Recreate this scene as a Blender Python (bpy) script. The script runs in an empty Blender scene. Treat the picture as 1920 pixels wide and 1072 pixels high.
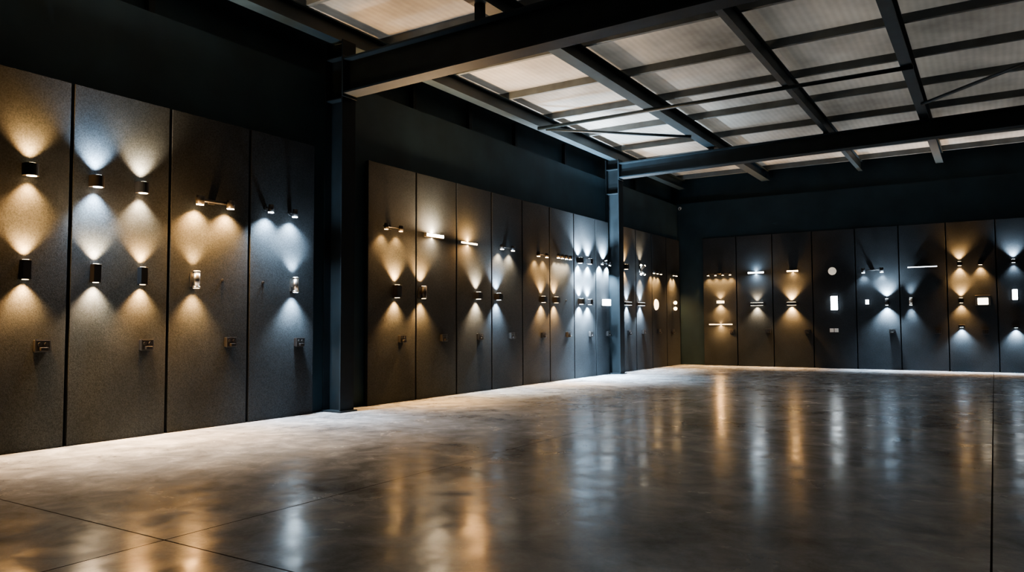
import bpy, bmesh, math, random
from mathutils import Vector, Matrix
random.seed(4)
C = bpy.context.scene.collection
R = math.radians
bpy.context.scene.view_settings.look = 'AgX - Medium High Contrast'
bpy.context.scene.view_settings.exposure = 0.15

# ------------------------------------------------------------------ camera
F = 1420.0
CAM = Vector((8.0, 0.0, 1.2))
CM = Matrix.Rotation(R(32.45), 3, 'Z') @ Matrix.Rotation(R(92.94), 3, 'X') @ Matrix.Rotation(R(-0.25), 3, 'Z')
cd = bpy.data.cameras.new('camera'); cam = bpy.data.objects.new('camera', cd); C.objects.link(cam)
cd.sensor_width = 36; cd.lens = F * 36 / 1920; cd.clip_end = 200
cam.matrix_world = Matrix.Translation(CAM) @ CM.to_4x4()
bpy.context.scene.camera = cam
YB = 21.9            # face of the back wall
PG = 0.025           # gap between wall and panel
PT = 0.085           # front face of the display panels

def ray(px, py):
    return CM @ Vector(((px - 960) / F, -(py - 536) / F, -1))
def on_left(px, py, off=0.05):
    d = ray(px, py); t = (PT + off - CAM.x) / d.x; p = CAM + d * t
    return Vector((PT - .0012, p.y, p.z))
def on_back(px, py, off=0.05):
    d = ray(px, py); t = (YB - PT - off - CAM.y) / d.y; p = CAM + d * t
    return Vector((p.x, YB - PT + .0012, p.z))

# ------------------------------------------------------------------ materials
def new_mat(name):
    m = bpy.data.materials.new(name); m.use_nodes = True
    nt = m.node_tree; return m, nt, nt.nodes['Principled BSDF']
def N(nt, t, **kw):
    n = nt.nodes.new(t)
    for k, v in kw.items(): setattr(n, k, v)
    return n
def pmat(name, base, rough=.5, metal=0., var=.2, scale=8., bump=0., bscale=150., stain=0., spec=.5):
    m, nt, b = new_mat(name)
    tc = N(nt, 'ShaderNodeTexCoord')
    no = N(nt, 'ShaderNodeTexNoise'); no.inputs['Scale'].default_value = scale; no.inputs['Detail'].default_value = 6
    nt.links.new(tc.outputs['Object'], no.inputs['Vector'])
    r = N(nt, 'ShaderNodeValToRGB')
    r.color_ramp.elements[0].position = .3; r.color_ramp.elements[1].position = .7
    r.color_ramp.elements[0].color = [c * (1 - var) for c in base] + [1]
    r.color_ramp.elements[1].color = [c * (1 + var) for c in base] + [1]
    nt.links.new(no.outputs['Fac'], r.inputs['Fac'])
    out = r.outputs['Color']
    if stain:                            # broad cloudy wear over the fine grain
        n3 = N(nt, 'ShaderNodeTexNoise'); n3.inputs['Scale'].default_value = 1.6; n3.inputs['Detail'].default_value = 5
        nt.links.new(tc.outputs['Object'], n3.inputs['Vector'])
        mr = N(nt, 'ShaderNodeMapRange'); mr.inputs['From Min'].default_value = .3; mr.inputs['From Max'].default_value = .7
        mr.inputs['To Min'].default_value = 1 - stain; mr.inputs['To Max'].default_value = 1 + stain
        nt.links.new(n3.outputs['Fac'], mr.inputs['Value'])
        sc = N(nt, 'ShaderNodeVectorMath', operation='SCALE'); nt.links.new(out, sc.inputs[0]); nt.links.new(mr.outputs['Result'], sc.inputs['Scale'])
        out = sc.outputs[0]
    nt.links.new(out, b.inputs['Base Color'])
    b.inputs['Roughness'].default_value = rough; b.inputs['Metallic'].default_value = metal
    b.inputs['Specular IOR Level'].default_value = spec
    if bump:
        n2 = N(nt, 'ShaderNodeTexNoise'); n2.inputs['Scale'].default_value = bscale; n2.inputs['Detail'].default_value = 3
        nt.links.new(tc.outputs['Object'], n2.inputs['Vector'])
        bp = N(nt, 'ShaderNodeBump'); bp.inputs['Strength'].default_value = bump; bp.inputs['Distance'].default_value = .01
        nt.links.new(n2.outputs['Fac'], bp.inputs['Height']); nt.links.new(bp.outputs['Normal'], b.inputs['Normal'])
    return m
M_wall = pmat('wall_black_blue', (.012, .029, .040), .7, 0, .25, 1.5, .1, 60, 0, .3)
M_panel = pmat('panel_charcoal', (.0185, .0225, .0265), .78, 0, .45, 75, .3, 140, .22, .2)
M_steel = pmat('steel_black', (.018, .032, .041), .5, 0, .2, 4)
M_girder = pmat('girder_black', (.011, .020, .027), .6, 0, .2, 4, 0, 1, 0, .3)
M_column = pmat('column_black', (.0065, .012, .016), .7, 0, .2, 4, 0, 1, 0, .25)
M_purlin = pmat('steel_grey', (.10, .118, .126), .45, 0, .2, 4)
M_black = pmat('fixture_black', (.008, .008, .009), .5, 0, .2, 30)
M_dark = pmat('fixture_dark_grey', (.03, .03, .03), .4, 0, .2, 30)
M_frame = pmat('socket_frame_grey', (.035, .037, .04), .5, 0, .1, 30)
M_inox = pmat('brushed_steel', (.55, .54, .52), .3, 1., .1, 60)
M_white = pmat('white_plastic', (.7, .7, .68), .4, 0, .05, 20)
_em = {}
def emat(col, s):
    k = (col, s)
    if k not in _em:
        m, nt, b = new_mat('glow_diffuser')
        b.inputs['Base Color'].default_value = (.8, .8, .8, 1)
        b.inputs['Emission Color'].default_value = (*col, 1); b.inputs['Emission Strength'].default_value = s
        _em[k] = m
    return _em[k]

# floor
M_floor, nt, b = new_mat('polished_concrete')
L = nt.links.new
tc = N(nt, 'ShaderNodeTexCoord')
def noise(scale, detail, rough, dist=0.):
    n = N(nt, 'ShaderNodeTexNoise'); n.inputs['Scale'].default_value = scale; n.inputs['Detail'].default_value = detail
    n.inputs['Roughness'].default_value = rough; n.inputs['Distortion'].default_value = dist
    L(tc.outputs['Object'], n.inputs['Vector']); return n
n1 = noise(.6, 5, .5, .2); n2 = noise(3.0, 9, .66, .4); n3 = noise(60, 3, .6); n4 = noise(4.2, 3, .5); n5 = noise(1.7, 8, .66, .5)
mx = N(nt, 'ShaderNodeMath', operation='MULTIPLY_ADD'); mx.inputs[1].default_value = .5
L(n2.outputs['Fac'], mx.inputs[0])
m1 = N(nt, 'ShaderNodeMath', operation='MULTIPLY_ADD'); m1.inputs[1].default_value = .42
L(n1.outputs['Fac'], m1.inputs[0])
m3 = N(nt, 'ShaderNodeMath', operation='MULTIPLY'); m3.inputs[1].default_value = .08; L(n3.outputs['Fac'], m3.inputs[0]); L(m3.outputs[0], m1.inputs[2])
L(m1.outputs[0], mx.inputs[2])
rp = N(nt, 'ShaderNodeValToRGB')
rp.color_ramp.elements[0].position = .35; rp.color_ramp.elements[1].position = .65
rp.color_ramp.elements[0].color = (.115, .127, .142, 1); rp.color_ramp.elements[1].color = (.46, .495, .535, 1)
L(mx.outputs[0], rp.inputs['Fac'])
sep = N(nt, 'ShaderNodeSeparateXYZ'); L(tc.outputs['Object'], sep.inputs[0])
def joint(out, c, step):
    a = N(nt, 'ShaderNodeMath', operation='SUBTRACT'); L(out, a.inputs[0]); a.inputs[1].default_value = c - step / 2
    w = N(nt, 'ShaderNodeMath', operation='WRAP'); L(a.outputs[0], w.inputs[0]); w.inputs[1].default_value = step; w.inputs[2].default_value = 0
    s = N(nt, 'ShaderNodeMath', operation='SUBTRACT'); L(w.outputs[0], s.inputs[0]); s.inputs[1].default_value = step / 2
    ab = N(nt, 'ShaderNodeMath', operation='ABSOLUTE'); L(s.outputs[0], ab.inputs[0])
    lt = N(nt, 'ShaderNodeMath', operation='LESS_THAN'); L(ab.outputs[0], lt.inputs[0]); lt.inputs[1].default_value = .0055
    return lt
ja = joint(sep.outputs['X'], 4.02, 3.93); jb = joint(sep.outputs['Y'], 2.6, 5.33)
jm = N(nt, 'ShaderNodeMath', operation='MAXIMUM'); L(ja.outputs[0], jm.inputs[0]); L(jb.outputs[0], jm.inputs[1])
mc = N(nt, 'ShaderNodeMix', data_type='RGBA'); L(jm.outputs[0], mc.inputs['Factor']); L(rp.outputs['Color'], mc.inputs['A']); mc.inputs['B'].default_value = (.03, .03, .03, 1)
L(mc.outputs['Result'], b.inputs['Base Color'])
mr = N(nt, 'ShaderNodeMapRange'); L(n5.outputs['Fac'], mr.inputs['Value'])
mr.inputs['From Min'].default_value = .34; mr.inputs['From Max'].default_value = .66; mr.inputs['To Min'].default_value = .12; mr.inputs['To Max'].default_value = .29
rm = N(nt, 'ShaderNodeMath', operation='MULTIPLY_ADD'); L(jm.outputs[0], rm.inputs[0]); rm.inputs[1].default_value = .5; L(mr.outputs['Result'], rm.inputs[2])
L(rm.outputs[0], b.inputs['Roughness'])
ms = N(nt, 'ShaderNodeMapRange'); L(n2.outputs['Fac'], ms.inputs['Value'])
ms.inputs['From Min'].default_value = .38; ms.inputs['From Max'].default_value = .62; ms.inputs['To Min'].default_value = .38; ms.inputs['To Max'].default_value = .05
sm = N(nt, 'ShaderNodeMath', operation='MULTIPLY_ADD', use_clamp=True); L(jm.outputs[0], sm.inputs[0]); sm.inputs[1].default_value = -.4; L(ms.outputs['Result'], sm.inputs[2])
L(sm.outputs[0], b.inputs['Specular IOR Level']); b.inputs['IOR'].default_value = 1.45
bp = N(nt, 'ShaderNodeBump'); bp.inputs['Strength'].default_value = .20; bp.inputs['Distance'].default_value = .01
L(n4.outputs['Fac'], bp.inputs['Height']); L(bp.outputs['Normal'], b.inputs['Normal'])

# translucent roof sheet, lit by the sky above it
M_roof, nt, b = new_mat('translucent_roof_sheet')
L = nt.links.new
tc = N(nt, 'ShaderNodeTexCoord'); mp = N(nt, 'ShaderNodeMapping'); mp.inputs['Scale'].default_value = (1., .8, 1)
L(tc.outputs['Object'], mp.inputs['Vector'])
n1 = N(nt, 'ShaderNodeTexNoise'); n1.inputs['Scale'].default_value = .55; n1.inputs['Detail'].default_value = 5; n1.inputs['Roughness'].default_value = .55; L(mp.outputs['Vector'], n1.inputs['Vector'])
rp = N(nt, 'ShaderNodeValToRGB'); rp.color_ramp.elements[0].position = .3; rp.color_ramp.elements[1].position = .7
rp.color_ramp.elements[0].color = (.25, .245, .23, 1); rp.color_ramp.elements[1].color = (.65, .64, .60, 1)
L(n1.outputs['Fac'], rp.inputs['Fac'])
wv = N(nt, 'ShaderNodeTexWave'); wv.bands_direction = 'X'; wv.inputs['Scale'].default_value = 3.0; wv.inputs['Distortion'].default_value = .4; L(tc.outputs['Object'], wv.inputs['Vector'])
wr = N(nt, 'ShaderNodeMapRange'); L(wv.outputs['Fac'], wr.inputs['Value']); wr.inputs['To Min'].default_value = .92; wr.inputs['To Max'].default_value = 1.
wm = N(nt, 'ShaderNodeVectorMath', operation='SCALE'); L(rp.outputs['Color'], wm.inputs[0]); L(wr.outputs['Result'], wm.inputs['Scale'])
tr = N(nt, 'ShaderNodeBsdfTranslucent'); df = N(nt, 'ShaderNodeBsdfDiffuse'); mxs = N(nt, 'ShaderNodeMixShader'); mxs.inputs[0].default_value = .5
L(wm.outputs[0], tr.inputs['Color']); L(wm.outputs[0], df.inputs['Color'])
L(df.outputs[0], mxs.inputs[1]); L(tr.outputs[0], mxs.inputs[2]); L(mxs.outputs[0], nt.nodes['Material Output'].inputs['Surface'])

# ------------------------------------------------------------------ mesh helpers
class MB:
    def __init__(s): s.bm = bmesh.new()
    def box(s, lo, hi, bev=0):
        g = bmesh.ops.create_cube(s.bm, size=1.0); vs = g['verts']
        for v in vs:
            v.co = Vector([lo[i] + (v.co[i] + .5) * (hi[i] - lo[i]) for i in range(3)])
        if bev:
            es = {e for v in vs for e in v.link_edges}
            bmesh.ops.bevel(s.bm, geom=list(es), offset=bev, segments=2, affect='EDGES', profile=.5)
        return s
    def cyl(s, p0, p1, r, r2=None, seg=20, caps=True):
        p0, p1 = Vector(p0), Vector(p1); d = p1 - p0
        g = bmesh.ops.create_cone(s.bm, cap_ends=caps, segments=seg, radius1=r, radius2=r if r2 is None else r2, depth=d.length)
        q = d.to_track_quat('Z', 'Y').to_matrix().to_4x4()
        bmesh.ops.transform(s.bm, matrix=Matrix.Translation((p0 + p1) / 2) @ q, verts=g['verts'])
        return s
    def sphere(s, c, r, seg=16):
        g = bmesh.ops.create_uvsphere(s.bm, u_segments=seg, v_segments=seg // 2, radius=r)
        bmesh.ops.translate(s.bm, vec=c, verts=g['verts']); return s
    def prism(s, pts, z0, z1):          # polygon in xy extruded in z
        a = [s.bm.verts.new((x, y, z0)) for x, y in pts]; b = [s.bm.verts.new((x, y, z1)) for x, y in pts]
        n = len(pts); s.bm.faces.new(a[::-1]); s.bm.faces.new(b)
        for i in range(n): s.bm.faces.new((a[i], a[(i + 1) % n], b[(i + 1) % n], b[i]))
        return s
    def build(s, name, mat, parent=None, smooth=False):
        me = bpy.data.meshes.new(name); s.bm.normal_update(); s.bm.to_mesh(me); s.bm.free()
        if smooth:
            for p in me.polygons: p.use_smooth = len(p.vertices) == 4
        me.materials.append(mat)
        o = bpy.data.objects.new(name, me); C.objects.link(o); o.parent = parent
        return o
def tag(o, label, cat, group=None, kind=None):
    o['label'] = label; o['category'] = cat
    if group: o['group'] = group
    if kind: o['kind'] = kind
    return o
def root(name, loc, rot=0):
    o = bpy.data.objects.new(name, None); C.objects.link(o); o.location = loc; o.rotation_euler = (0, 0, rot)
    o.empty_display_size = .1; return o

# ------------------------------------------------------------------ room shell
X1, Y0, RZ = 16.0, -4.0, 5.665
tag(MB().box((-.6, Y0 - .1, -.12), (X1 + .1, YB + .6, 0)).build('floor', M_floor), 'polished grey brown concrete floor with saw cut joints', 'floor', kind='structure')
tag(MB().box((-.5, Y0, 0), (0, YB, 4.78)).box((-.5, Y0, 4.78), (-.2, YB + .5, RZ)).build('wall_left', M_wall), 'matte black left wall behind the lit display panels', 'wall', kind='structure')
tag(MB().box((-.5, YB, 0), (X1, YB + .5, 4.82)).box((-.2, YB + .25, 4.82), (X1, YB + .5, RZ)).build('wall_back', M_wall), 'matte black back wall at the far end of the hall', 'wall', kind='structure')
tag(MB().box((X1, Y0, 0), (X1 + .1, YB + .6, RZ)).build('wall_right', M_wall), 'matte black right wall outside the view', 'wall', kind='structure')
tag(MB().box((-.6, Y0 - .1, 0), (X1 + .1, Y0, RZ)).build('wall_front', M_wall), 'matte black wall behind the viewer', 'wall', kind='structure')
# corrugated roof sheet
bm = bmesh.new(); xs = []; x = -.7
while x < X1 + .2:
    xs += [(x, 0), (x + .15, .005)]; x += .30
ys = [Y0 - .2, 4, 12, YB + .7]
grid = [[bm.verts.new((xx, yy, RZ + dz)) for xx, dz in xs] for yy in ys]
for j in range(len(ys) - 1):
    for i in range(len(xs) - 1):
        bm.faces.new((grid[j][i], grid[j][i + 1], grid[j + 1][i + 1], grid[j + 1][i]))
m = MB(); m.bm.free(); m.bm = bm
tag(m.build('ceiling', M_roof), 'pale ribbed translucent roof sheeting above the steel beams', 'ceiling', kind='structure')
for i, y in enumerate([2.4, 5.0, 9.7, 11.3, 12.9, 15.0, 19.0]):
    tag(MB().box((-.16, y - .04, 4.78), (-.08, y + .04, 5.30)).build('trim_%d' % (i + 1), M_column), 'short black post in the recess above the left wall', 'post', 'short posts above the left wall', 'structure')

# ------------------------------------------------------------------ steelwork
def ibeam(axis, a0, a1, c, zlo, zhi, w, tf=.018, tw=.014):
    m = MB()
    for (lo, hi, hw) in ((zlo, zlo + tf, w / 2), (zhi - tf, zhi, w / 2), (zlo + tf, zhi - tf, tw / 2)):
        if axis == 'X': m.box((a0, c - hw, lo), (a1, c + hw, hi))
        else: m.box((c - hw, a0, lo), (c + hw, a1, hi))
    return m
def column(y, label):
    r = root('steel_column', (0, y, 0))
    MB().box((.0, -.13, .02), (.02, .13, 5.25)).box((.33, -.13, .02), (.35, .13, 5.25)).box((.02, -.008, .02), (.33, .008, 5.25)).build('shaft', M_column, r)
    MB().box((0, -.16, 0), (.39, .16, .02)).build('base_plate', M_column, r)
    for z in (4.40, 5.0):
        MB().box((.02, -.125, z), (.33, -.008, z + .015)).box((.02, .008, z), (.33, .125, z + .015)).build('stiffener', M_column, r)
    tag(r, label, 'column', 'columns along the left wall')
YC1, YC2 = 7.73, 17.03
column(YC1, 'tall black steel H column on left wall, nearer of the two columns')
column(YC2, 'tall black steel H column on left wall, farther of the two columns')
BX = [(.16, .20, 'black steel eave beam running above the left wall top'),
      (2.63, .22, 'heavy black roof beam running lengthwise, first from the eave beam'),
      (5.11, .10, 'slim black roof beam running lengthwise, second from the eave beam'),
      (6.95, .17, 'black lengthwise roof beam, third from the eave beam')]
for x, w, lab in BX:
    tag(ibeam('Y', Y0, YB + .05, x, 5.26, 5.535, w).build('roof_beam', M_steel), lab, 'roof beam', 'lengthwise roof beams')
def girder(y, z0, z1, slope, label):
    r = root('roof_girder', (.35, y, z0)); r.rotation_euler = (0, -slope, 0)
    ibeam('X', 0, X1 - .35, 0, 0, z1 - z0, .26, .025, .016).build('girder_section', M_girder, r)
    MB().box((0, -.14, -.04), (.02, .14, z1 - z0 + .04)).build('end_plate', M_girder, r)
    for x, w, l in BX[1:]:
        top = 5.26 - z0 - slope * (x - .35)
        if top - (z1 - z0) > .015:
            MB().box((x - .35 - .05, -.05, z1 - z0), (x - .35 + .05, .05, top)).build('stub_post', M_girder, r)
    tag(r, label, 'girder', 'girders across the hall')
girder(YC1, 4.47, 4.98, .013, 'deep black steel girder crossing the roof from the nearer column')
girder(YC2, 4.78, 5.15, .013, 'black steel girder crossing the roof from the farther column')
ordn = ['first', 'second', 'third', 'fourth', 'fifth', 'sixth', 'seventh', 'eighth']
def purlin(y, label):
    m = MB().box((-.19, y - .006, 5.536), (X1, y + .006, RZ - .001)).box((-.19, y + .006, 5.536), (X1, y + .06, 5.546)).box((-.19, y + .006, RZ - .011), (X1, y + .06, RZ - .001))
    tag(m.build('purlin', M_purlin), label, 'purlin', 'roof purlins')
for i, y in enumerate([8.7, 10.4, 12.1, 13.8, 15.5]):
    purlin(y, 'grey steel cross purlin under roof, %s beyond the near girder' % ordn[i])
for i, y in enumerate([17.3, 18.9, 20.4, 21.75]):
    purlin(y, 'grey steel cross purlin under roof, %s beyond the far girder' % ordn[i])
for i, y in enumerate([7.0, 5.3, 3.6]):
    purlin(y, 'grey steel cross purlin under roof, %s on viewer side of near girder' % ordn[i])
tag(MB().cyl((.2, 13.3, 5.23), (7.05, 13.3, 5.23), .035).build('brace_pipe', M_steel, smooth=True), 'thin black pipe running crosswise under the roof beams', 'brace')
tag(MB().cyl((.3, 13.45, 5.235), (2.6, 15.7, 5.235), .03).build('brace_rod', M_steel, smooth=True), 'thin diagonal brace rod near the left wall', 'brace', 'diagonal roof braces')
tag(MB().cyl((7.0, 15.7, 5.235), (9.4, 13.2, 5.235), .03).build('brace_rod', M_steel, smooth=True), 'thin diagonal brace rod at the right of the roof', 'brace', 'diagonal roof braces')

# ------------------------------------------------------------------ display panels
PH = {}
def lpanel(k, y0, y1, phrase, label):
    PH[k] = phrase
    o = MB().box((PG, y0 + .018, 0), (PT, y1 - .018, 3.70), .004).build('display_panel', M_panel)
    tag(o, label, 'display panel', 'display panels on the left wall')
def bpanel(k, x0, x1, phrase, label):
    PH[k] = phrase
    o = MB().box((x0 + .015, YB - PT, 0), (x1 - .015, YB - PG, 3.72), .004).build('display_panel', M_panel)
    tag(o, label, 'display panel', 'display panels on the back wall')
for i, k in enumerate('ABCD'):
    ph = '%s panel from the left edge' % ordn[i]
    lpanel(k, 2.96 + 1.1 * i, 4.06 + 1.1 * i, ph, 'tall charcoal display panel, ' + ph.replace(' panel', ''))
for i, k in enumerate('EFGHIJKL'):
    ph = '%s panel past the near column' % ordn[i]
    lpanel(k, (8.40 if i == 0 else 8.44 + 1.1 * i), min(9.54 + 1.1 * i, 16.87), ph, 'tall charcoal display panel, ' + ph.replace(' panel', ''))
for i, k in enumerate('MNOP'):
    ph = '%s panel past the far column' % ordn[i]
    lpanel(k, 17.42 + 1.1 * i, 18.52 + 1.1 * i, ph, 'tall charcoal display panel, ' + ph.replace(' panel', ''))
XS = [.79, 1.78, 2.79, 3.85, 4.93, 5.97, 7.03, 8.08, 9.13]
for i, k in enumerate('QRSTUVWX'):
    ph = '%s back wall panel from the corner' % ordn[i]
    bpanel(k, XS[i], XS[i + 1], ph, 'tall charcoal display panel on back wall, %s from the corner' % ordn[i])

# ------------------------------------------------------------------ fixtures (local: x out of the wall, y along it, z up)
W = (1., .53, .19); NW = (1., .73, .45); CW = (.68, .85, 1.)
EW = (1., .72, .40); EN = (1., .87, .66); EC = (.84, .93, 1.)
EM = {W: EW, NW: EN, CW: EC}
GAIN = 3.0
def spot(par, loc, d, P, col, half=40, blend=.95, r=.03):
    ld = bpy.data.lights.new('lamp', 'SPOT'); ld.energy = P * GAIN; ld.color = col; ld.spot_size = R(half * 2); ld.spot_blend = blend; ld.shadow_soft_size = r
    o = bpy.data.objects.new('lamp', ld); C.objects.link(o); o.parent = par; o.location = loc
    o.rotation_euler = Vector(d).to_track_quat('-Z', 'Y').to_euler(); return o
def strip(par, loc, d, P, col, sx, sy):
    ld = bpy.data.lights.new('lamp', 'AREA'); ld.shape = 'RECTANGLE'; ld.size = sx; ld.size_y = sy; ld.energy = P * GAIN; ld.color = col
    o = bpy.data.objects.new('lamp', ld); C.objects.link(o); o.parent = par; o.location = loc
    o.rotation_euler = Vector(d).to_track_quat('-Z', 'Y').to_euler(); return o

def f_updown(r, col, shape='box', w=.10, d=.10, h=.14, pu=130, pd=105, half=51, mat=None, es=10, spill=0):
    mat = mat or M_black
    MB().box((0, -w * .42, -h * .42), (.012, w * .42, h * .42), .002).build('backplate', M_dark, r)
    cx = (.012 + d) / 2
    if shape == 'half':
        rr = w / 2; pts = [(.012, -rr), (d - rr, -rr)] + [(d - rr + rr * math.sin(R(a)), -rr * math.cos(R(a))) for a in range(15, 180, 15)] + [(d - rr, rr), (.012, rr)]
        MB().prism(pts, -h / 2, h / 2).build('housing', mat, r)
    elif shape == 'box':
        MB().box((.012, -w / 2, -h / 2), (d, w / 2, h / 2), .004).build('housing', mat, r)
    elif shape == 'round':
        cx = .03 + w / 2
        MB().box((.012, -.012, -.02), (.04, .012, .02)).build('arm', mat, r)
        MB().cyl((cx, 0, -h / 2), (cx, 0, h / 2), w / 2, seg=24).build('housing', mat, r, True)
    elif shape == 'glass':
        cx = .03 + w / 2
        MB().box((.012, -.012, -.03), (.04, .012, .03)).build('arm', M_inox, r)
        MB().cyl((cx, 0, -h * .40), (cx, 0, h * .40), w * .46, seg=24).build('housing', M_inox, r, True)
        for s in (-1, 1):
            MB().cyl((cx, 0, s * h * .40), (cx, 0, s * h * .5), w * .5, seg=24).build('end_ring', M_inox, r, True)
    rl = min(w, d) * .36
    for s, p in ((1, pu), (-1, pd)):
        if p:
            MB().cyl((cx, 0, s * h / 2), (cx, 0, s * (h / 2 + .003)), rl, seg=20).build('lens', emat(EM[col], es), r)
            spot(r, (cx, 0, s * (h / 2 + .02)), (0, 0, s), p, col, half, r=.06 if shape == 'glass' else .035)
    if spill:  # extra outward spot, added only to brighten the floor by the panels
        spot(r, (cx + .03, 0, -h / 2 - .03), (.8, 0, -1), spill, col, 58, 1.0)
def f_spotbar(r, col, n=2, length=.4, P=90, tilt=.08, half=56, es=20, hr=.03, hl=.085, up=False, mat=None, dirs=None, rail=.009):
    mat = mat or M_black
    MB().box((0, -.045, -.022), (.022, .045, .022), .003).build('mount_box', mat, r)
    MB().cyl((.022, 0, 0), (.075, 0, 0), .008, seg=10).build('arm', mat, r)
    MB().cyl((.075, -length / 2, 0), (.075, length / 2, 0), rail, seg=12).build('rail', mat, r, True)
    for i in range(n):
        y = (-length / 2 + .04) + (length - .08) * (i / (n - 1) if n > 1 else .5)
        dv = Vector(dirs[i] if dirs else (-tilt, 0, 1 if up else -1)).normalized()
        c = Vector((.10, y, .0)); p0 = c - dv * hl * .45; p1 = c + dv * hl * .55
        h = MB().cyl(p0, p1, hr, seg=20).build('spot_head', mat, r, True)
        MB().cyl(p1, p1 + dv * .010, hr * .88, seg=20).build('lens', emat(EM[col], es), h)
        if P: spot(r, p1 + dv * .024, dv, P, col, half)
def f_single(r, col, P=90, half=62, es=18):                                      # one small spot on its own round mount
    MB().cyl((0, 0, 0), (.02, 0, 0), .032, seg=20).build('mount_disc', M_black, r)
    MB().cyl((.02, 0, 0), (.085, 0, -.005), .009, seg=10).build('arm', M_black, r)
    dv = Vector((-.05, 0, -1)).normalized(); c = Vector((.105, 0, -.005)); p1 = c + dv * .05
    h = MB().cyl(c - dv * .045, p1, .032, .040, seg=22).build('spot_head', M_black, r, True)
    MB().cyl(p1, p1 + dv * .012, .035, seg=20).build('lens', emat(EM[col], es), h)
    spot(r, p1 + dv * .026, dv, P, col, half)
def f_linear(r, col, length=.4, h=.03, d=.05, up=0, down=0, es=10, mat=None, body=True):
    mat = mat or M_black
    MB().box((0, -length * .3, -h * .5), (.02, length * .3, h * .5)).build('backplate', mat, r)
    if body: MB().box((.02, -length / 2 - .01, -h / 2 - .008), (d - .012, length / 2 + .01, h / 2 + .008), .002).build('housing', mat, r)
    MB().box((d - .012 if body else .02, -length / 2, -h / 2), (d, length / 2, h / 2), .002).build('diffuser', emat(EM[col], es), r)
    if up: strip(r, (d * .6, 0, h / 2 + .015), (0, 0, 1), up, col, length, .02)
    if down: strip(r, (d * .6, 0, -h / 2 - .015), (0, 0, -1), down, col, length, .02)
def f_wing(r, col, length=.45, h=.075, d=.09, pu=0, pd=0, es=10, half=52):     # wide black bar lit above and below
    MB().box((0, -length * .3, -h * .3), (.015, length * .3, h * .3)).build('backplate', M_dark, r)
    MB().box((.015, -length / 2, -h / 2), (d, length / 2, h / 2), .004).build('housing', M_black, r)
    for s, p in ((1, pu), (-1, pd)):
        if p:
            MB().box((.025, -length * .38, s * h / 2 - .002), (d - .012, length * .38, s * h / 2 + .003)).build('lens', emat(EM[col], es), r)
            spot(r, (d * .6, 0, s * (h / 2 + .02)), (0, 0, s), p, col, half)
def f_rect(r, col, w=.19, h=.38, d=.07, es=7, frame=True):
    MB().box((0, -w / 2 - .008, -h / 2 - .008), (.025, w / 2 + .008, h / 2 + .008), .003).build('backplate', M_dark, r)
    MB().box((.025, -w / 2, -h / 2), (d, w / 2, h / 2), .01).build('diffuser', emat(EM[col], es), r)
def f_disc(r, col, rad=.11, es=0, d=.05):
    MB().cyl((0, 0, 0), (.02, 0, 0), rad * .96, seg=32).build('backplate', M_dark, r)
    MB().cyl((.02, 0, 0), (d, 0, 0), rad, rad * .9, seg=32).build('diffuser', emat(EM[col], es) if es else M_white, r)
def f_balls(r, col, es=12):
    MB().box((0, -.04, -.15), (.02, .04, .15), .004).build('backplate', M_dark, r)
    for z in (.085, -.085):
        MB().cyl((.02, 0, z), (.05, 0, z), .015, seg=12).build('holder', M_black, r)
        MB().sphere((.09, 0, z), .052).build('globe', emat(EM[col], es), r, True)
def f_star(r, col, es=20, P=60):
    MB().cyl((0, 0, 0), (.03, 0, 0), .06, seg=24).build('mount_disc', M_inox, r)
    for k in range(4):
        a = R(45 + 90 * k) ; v = Vector((.35, math.cos(a), math.sin(a))).normalized()
        h = MB().cyl(Vector((.03, 0, 0)), Vector((.03, 0, 0)) + v * .17, .016, .03, seg=14).build('spot_head', M_inox, r, True)
        MB().cyl(Vector((.03, 0, 0)) + v * .17, Vector((.03, 0, 0)) + v * .185, .027, seg=14).build('lens', emat(EM[col], es), h)
    for s in (1, -1): spot(r, (.1, 0, s * .16), (0, 0, s), P, col, 45)
def f_frame(r, col, es=5):                  # square lamp in a dark frame with a top bar
    w = .165
    MB().box((0, -w, -.11), (.02, w, .14), .003).build('backplate', M_dark, r)
    MB().box((.02, -w, .10), (.07, w, .135), .004).build('hood', M_black, r)
    MB().box((.02, -.110, -.09), (.055, .110, .075), .008).build('diffuser', emat(EM[col], es), r)
TYPES = dict(updown=f_updown, spotbar=f_spotbar, single=f_single, linear=f_linear, wing=f_wing, rect=f_rect, disc=f_disc, balls=f_balls, star=f_star, frame=f_frame)
NAMES = dict(updown='up_down_light', spotbar='spotlight_bar', single='wall_spotlight', linear='linear_wall_light', wing='bar_wall_light', rect='bulkhead_light', disc='disc_wall_light', balls='globe_wall_light', star='spotlight_cluster', frame='framed_wall_light')
def fx(k, typ, px, py, col, desc, **kw):
    back = k in 'QRSTUVWX'
    p = on_back(px, py) if back else on_left(px, py)
    r = root(NAMES[typ], p, R(-90) if back else 0)
    TYPES[typ](r, col, **kw)
    tag(r, '%s on the %s' % (desc, PH[k]), 'wall light', 'wall lights on the back wall panels' if back else 'wall lights on the left wall panels')
SP = 18
HALF = dict(shape='half', w=.13, d=.125, h=.12)
SLIM = dict(shape='box', w=.08, d=.085, h=.19, spill=SP)
GLS = dict(shape='glass', w=.09, h=.20, es=10, spill=SP)
BOX = dict(shape='box', w=.135, d=.12, h=.125)
BOXS = dict(BOX, spill=SP)
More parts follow.
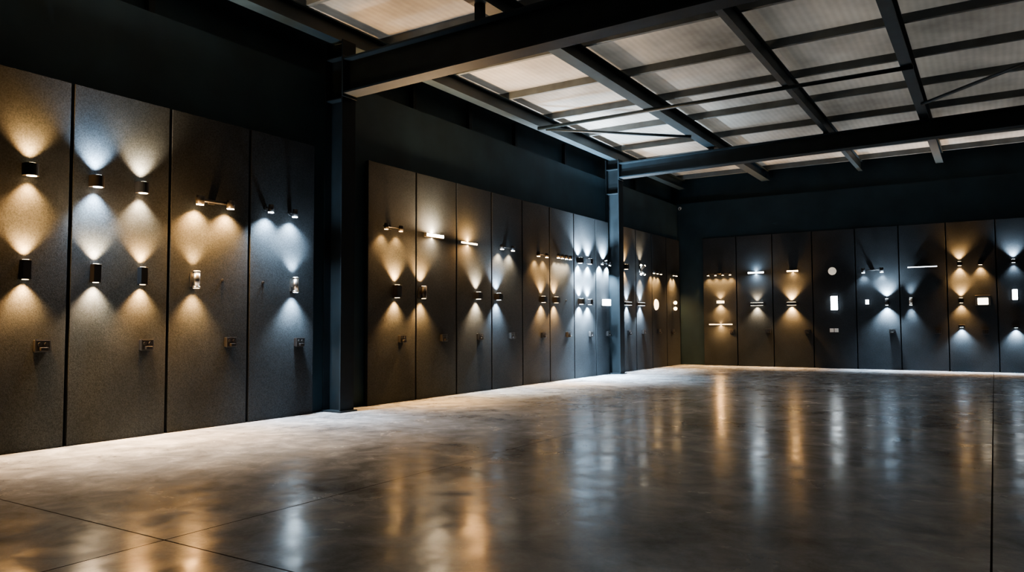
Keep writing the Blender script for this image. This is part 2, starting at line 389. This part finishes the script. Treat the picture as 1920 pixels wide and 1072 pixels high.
# near section of the left wall
fx('A', 'updown', 58, 318, W, 'upper half-round black light, warm,', **HALF)
fx('A', 'updown', 48, 505, W, 'lower slim black light, warm,', **SLIM)
fx('B', 'updown', 182, 340, CW, 'upper left black light, whitish beam,', **dict(HALF, pd=100))
fx('B', 'updown', 267, 352, NW, 'upper right black light, creamy beam,', **HALF)
fx('B', 'updown', 180, 512, NW, 'lower left slim black light', **SLIM)
fx('B', 'updown', 268, 517, W, 'lower right slim black light', **SLIM)
fx('C', 'spotbar', 400, 379, W, 'chunky twin warm spotlight bar', n=2, length=.50, P=110, mat=M_dark, half=62, hr=.048, hl=.10, rail=.02, es=22)
fx('C', 'updown', 366, 524, W, 'warm shiny steel tube light', **dict(GLS, pu=85))
fx('D', 'single', 503, 390, CW, 'left small black cool white spot', P=85)
fx('D', 'single', 548, 399, CW, 'right small black cool white spot', P=85)
fx('D', 'updown', 552, 534, CW, 'cool white shiny steel tube light', **dict(GLS, pu=90, pd=115))
# middle section
fx('E', 'spotbar', 734, 426, W, 'dim black twin spotlight bar', n=2, length=.42, P=25, es=3, hr=.036)
fx('E', 'updown', 744, 546, W, 'warm tall dark box light', shape='box', w=.11, d=.11, h=.20, spill=SP, pu=190)
fx('F', 'linear', 814, 442, NW, 'short bright steel bar light', length=.44, h=.045, d=.09, up=48, down=10, es=20, mat=M_inox)
fx('F', 'updown', 792, 548, W, 'warm black round tube light', shape='round', w=.10, h=.20, spill=SP, pu=170)
fx('G', 'linear', 881, 456, W, 'glowing warm slim bar light', length=.48, h=.03, up=26, down=16, es=9)
fx('G', 'updown', 896, 554, NW, 'black box light', **BOXS)
fx('H', 'spotbar', 948, 464, NW, 'twin black spotlight bar', n=2, length=.46, P=45, es=24, hr=.038)
fx('H', 'updown', 934, 556, CW, 'cool white black box light', **BOXS)
fx('I', 'spotbar', 1014, 477, W, 'tilted twin spotlight bar', n=2, length=.42, P=32, es=20, hr=.036)
fx('I', 'updown', 1018, 561, W, 'warm black box light', **BOXS)
fx('J', 'spotbar', 1055, 481, NW, 'bright four-head spotlight bar', n=4, length=.62, P=30, es=26, hr=.036)
fx('J', 'updown', 1042, 562, W, 'warm black box light', **BOXS)
KB = dict(BOX, pu=320, pd=300, es=16, half=56)
fx('K', 'updown', 1087, 488, CW, 'upper left cool white box light', **KB)
fx('K', 'updown', 1105, 490, CW, 'upper right cool white box light', **KB)
fx('K', 'updown', 1089, 565, CW, 'lower left cool white box light', **dict(KB, spill=SP))
fx('K', 'updown', 1105, 566, CW, 'lower right cool white box light', **dict(KB, spill=SP))
fx('L', 'spotbar', 1134, 493, CW, 'bright cool spotlight bar', n=3, length=.5, P=240, es=26, dirs=[(-.3, 0, -1), (-.3, 0, 1), (-.3, 0, -1)])
fx('L', 'rect', 1136, 567, CW, 'glowing white box light', w=.30, h=.15, d=.12, es=8)
# far section of the left wall
fx('M', 'updown', 1173, 500, W, 'upper warm black light', **BOX)
fx('M', 'wing', 1178, 569, CW, 'lower wide black bar light', pu=130, pd=170)
fx('N', 'star', 1203, 506, NW, 'bright star-shaped four-head spotlight')
fx('N', 'wing', 1203, 570, CW, 'lower black bar light, cool white,', pu=130, pd=170)
fx('O', 'spotbar', 1230, 510, W, 'warm spotlight bar', n=3, length=.6, P=45, es=20)
fx('O', 'disc', 1232, 571, W, 'round glowing warm disc light', rad=.15, es=4)
fx('P', 'spotbar', 1263, 514, W, 'warm twin spotlight bar', n=2, length=.3, P=55, es=22)
fx('P', 'balls', 1264, 573, W, 'pair of glowing warm globes', es=8)
# back wall
fx('Q', 'spotbar', 1349, 513, W, 'four-head warm spotlight rail', n=4, length=.72, P=22, es=20)
fx('Q', 'updown', 1350, 566, W, 'middle warm half-round glowing light', shape='half', w=.22, d=.11, h=.07, pu=40, pd=75, half=60, mat=emat(EW, 4))
fx('Q', 'linear', 1351, 608, W, 'lowest glowing warm bar', length=.68, h=.025, d=.05, down=16, up=4, es=6)
fx('R', 'linear', 1417, 511, CW, 'upper glowing white bar light', length=.44, h=.045, d=.06, es=9, up=6, down=8)
fx('R', 'wing', 1419, 570, NW, 'black bar light lit below', length=.44, pu=35, pd=70)
fx('S', 'linear', 1486, 508, W, 'small warm glowing bar light', length=.3, h=.04, d=.08, down=5, es=6)
fx('S', 'wing', 1484, 569, W, 'black up-down light, warm wide beam,', length=.3, h=.08, pu=190, pd=190)
fx('T', 'disc', 1560, 508, NW, 'plain pale round disc light', rad=.105, es=.35)  # unlit disc; weak emission stands in for the light falling on it
fx('T', 'rect', 1564, 568, CW, 'tall glowing white bulkhead light', w=.17, h=.37, es=11)
fx('U', 'spotbar', 1636, 506, CW, 'black twin spotlight bar', n=2, length=.52, P=14, es=16, hr=.045, hl=.12)
fx('U', 'rect', 1626, 566, CW, 'small glowing white box light', w=.08, h=.12, d=.09, es=8)
fx('U', 'updown', 1663, 566, CW, 'bright cool up-down tube light', shape='round', w=.09, h=.16, pu=220, pd=210, half=54, es=18)
fx('V', 'linear', 1729, 500, CW, 'thin cool glowing strip light', length=.66, h=.022, d=.05, es=4)
fx('V', 'updown', 1708, 565, CW, 'slim steel tube light', shape='glass', w=.085, h=.19, pu=40, pd=60, half=38)
fx('W', 'updown', 1799, 494, W, 'upper left warm up-down light', w=.11, d=.1, h=.10, shape='box', pu=100, pd=95)
fx('W', 'updown', 1838, 493, W, 'upper right warm down light', w=.11, d=.1, h=.08, shape='box', pu=0, pd=60)
fx('W', 'updown', 1802, 563, W, 'middle warm up-down light', w=.12, d=.1, h=.12, shape='box', pu=115, pd=75)
fx('W', 'frame', 1843, 564, NW, 'square glowing framed light')
fx('W', 'updown', 1803, 611, CW, 'lowest cool white down light', w=.14, d=.1, h=.06, shape='box', pu=0, pd=100, half=54)
fx('X', 'updown', 1900, 489, CW, 'upper cool white uplight', w=.11, d=.1, h=.08, shape='box', pu=95, pd=18)
fx('X', 'rect', 1903, 552, CW, 'tall glowing white box light', w=.11, h=.25, es=8)
fx('X', 'updown', 1905, 612, CW, 'lowest cool white down light', w=.14, d=.1, h=.06, shape='box', pu=0, pd=100, half=54)

# ------------------------------------------------------------------ socket boxes on the panels
def socket(k, px, py):
    back = k in 'QRSTUVWX'
    p = on_back(px, py, .03) if back else on_left(px, py, .03)
    r = root('socket_box', p, R(-90) if back else 0)
    MB().box((0, -.066, -.056), (.05, .066, .056), .004).build('back_box', M_black, r)
    MB().box((.05, -.073, -.063), (.057, .073, .063)).build('frame', M_frame, r)
    MB().box((.057, -.064, -.054), (.061, .064, .054), .002).build('faceplate', M_black, r)
    for s in (-1, 1):
        MB().cyl((.061, s * .03, .014), (.066, s * .03, .014), .019, seg=16).build('outlet', M_dark, r)
    MB().box((.061, -.035, -.05), (.10, .035, -.016), .003).build('plug', M_black, r)
    tag(r, 'small black socket box on the ' + PH[k], 'socket', 'socket boxes on the panels')
for k, px, py in [('A', 78, 648), ('B', 274, 646), ('C', 432, 641), ('D', 561, 641), ('E', 754, 635), ('F', 832, 633), ('G', 900, 631), ('H', 960, 629),
                  ('I', 1019, 628), ('J', 1066, 627), ('K', 1108, 626), ('L', 1141, 625), ('M', 1180, 623), ('N', 1207, 622), ('O', 1236, 621), ('P', 1262, 621),
                  ('Q', 1372, 621), ('R', 1440, 620), ('S', 1514, 621), ('U', 1673, 621), ('V', 1759, 621), ('W', 1848, 622)]:
    socket(k, px, py)
r = root('light_switch', on_back(1564, 619, .01), R(-90))
for s in (-1, 1):
    pl = MB().box((0, s * .058 - .05, -.05), (.012, s * .058 + .05, .05), .003).build('switch_plate', M_white, r)
    MB().box((.012, s * .058 - .032, -.032), (.018, s * .058 + .032, .032), .002).build('rocker', M_white, pl)
tag(r, 'white double switch plate under the tall bulkhead light', 'switch')
for k, px, py in [('C', 418, 525), ('D', 494, 529), ('J', 1062, 563)]:
    r = root('cable_outlet', on_left(px, py, .01))
    MB().cyl((0, 0, 0), (.012, 0, 0), .018, seg=16).build('ring', M_dark, r)
    MB().cyl((.012, 0, 0), (.025, 0, 0), .009, seg=12).build('cable_stub', M_black, r)
    tag(r, 'tiny black cable outlet on the ' + PH[k], 'cable outlet', 'cable outlets')

# security camera in the far corner
d = ray(1272, 390); t = (YB - .08) / d.y; p = CAM + d * t
r = root('security_camera', (max(p.x, .1), YB, p.z), R(-90))
MB().cyl((0, 0, 0), (.02, 0, 0), .045, seg=20).build('mount', M_white, r)
MB().cyl((.02, 0, 0), (.08, 0, -.01), .014, seg=12).build('bracket', M_white, r)
h = MB().cyl((.06, 0, -.01), (.19, .05, -.05), .035, seg=20).build('housing', M_white, r, True)
MB().cyl((.19, .05, -.05), (.197, .052, -.052), .028, seg=20).build('lens', M_black, h)
tag(r, 'small white security camera high in the far left corner', 'security camera')

# ------------------------------------------------------------------ sky above the roof
w = bpy.data.worlds.new('world'); bpy.context.scene.world = w; w.use_nodes = True
bgn = w.node_tree.nodes['Background']; bgn.inputs['Color'].default_value = (1., .98, .94, 1); bgn.inputs['Strength'].default_value = .44
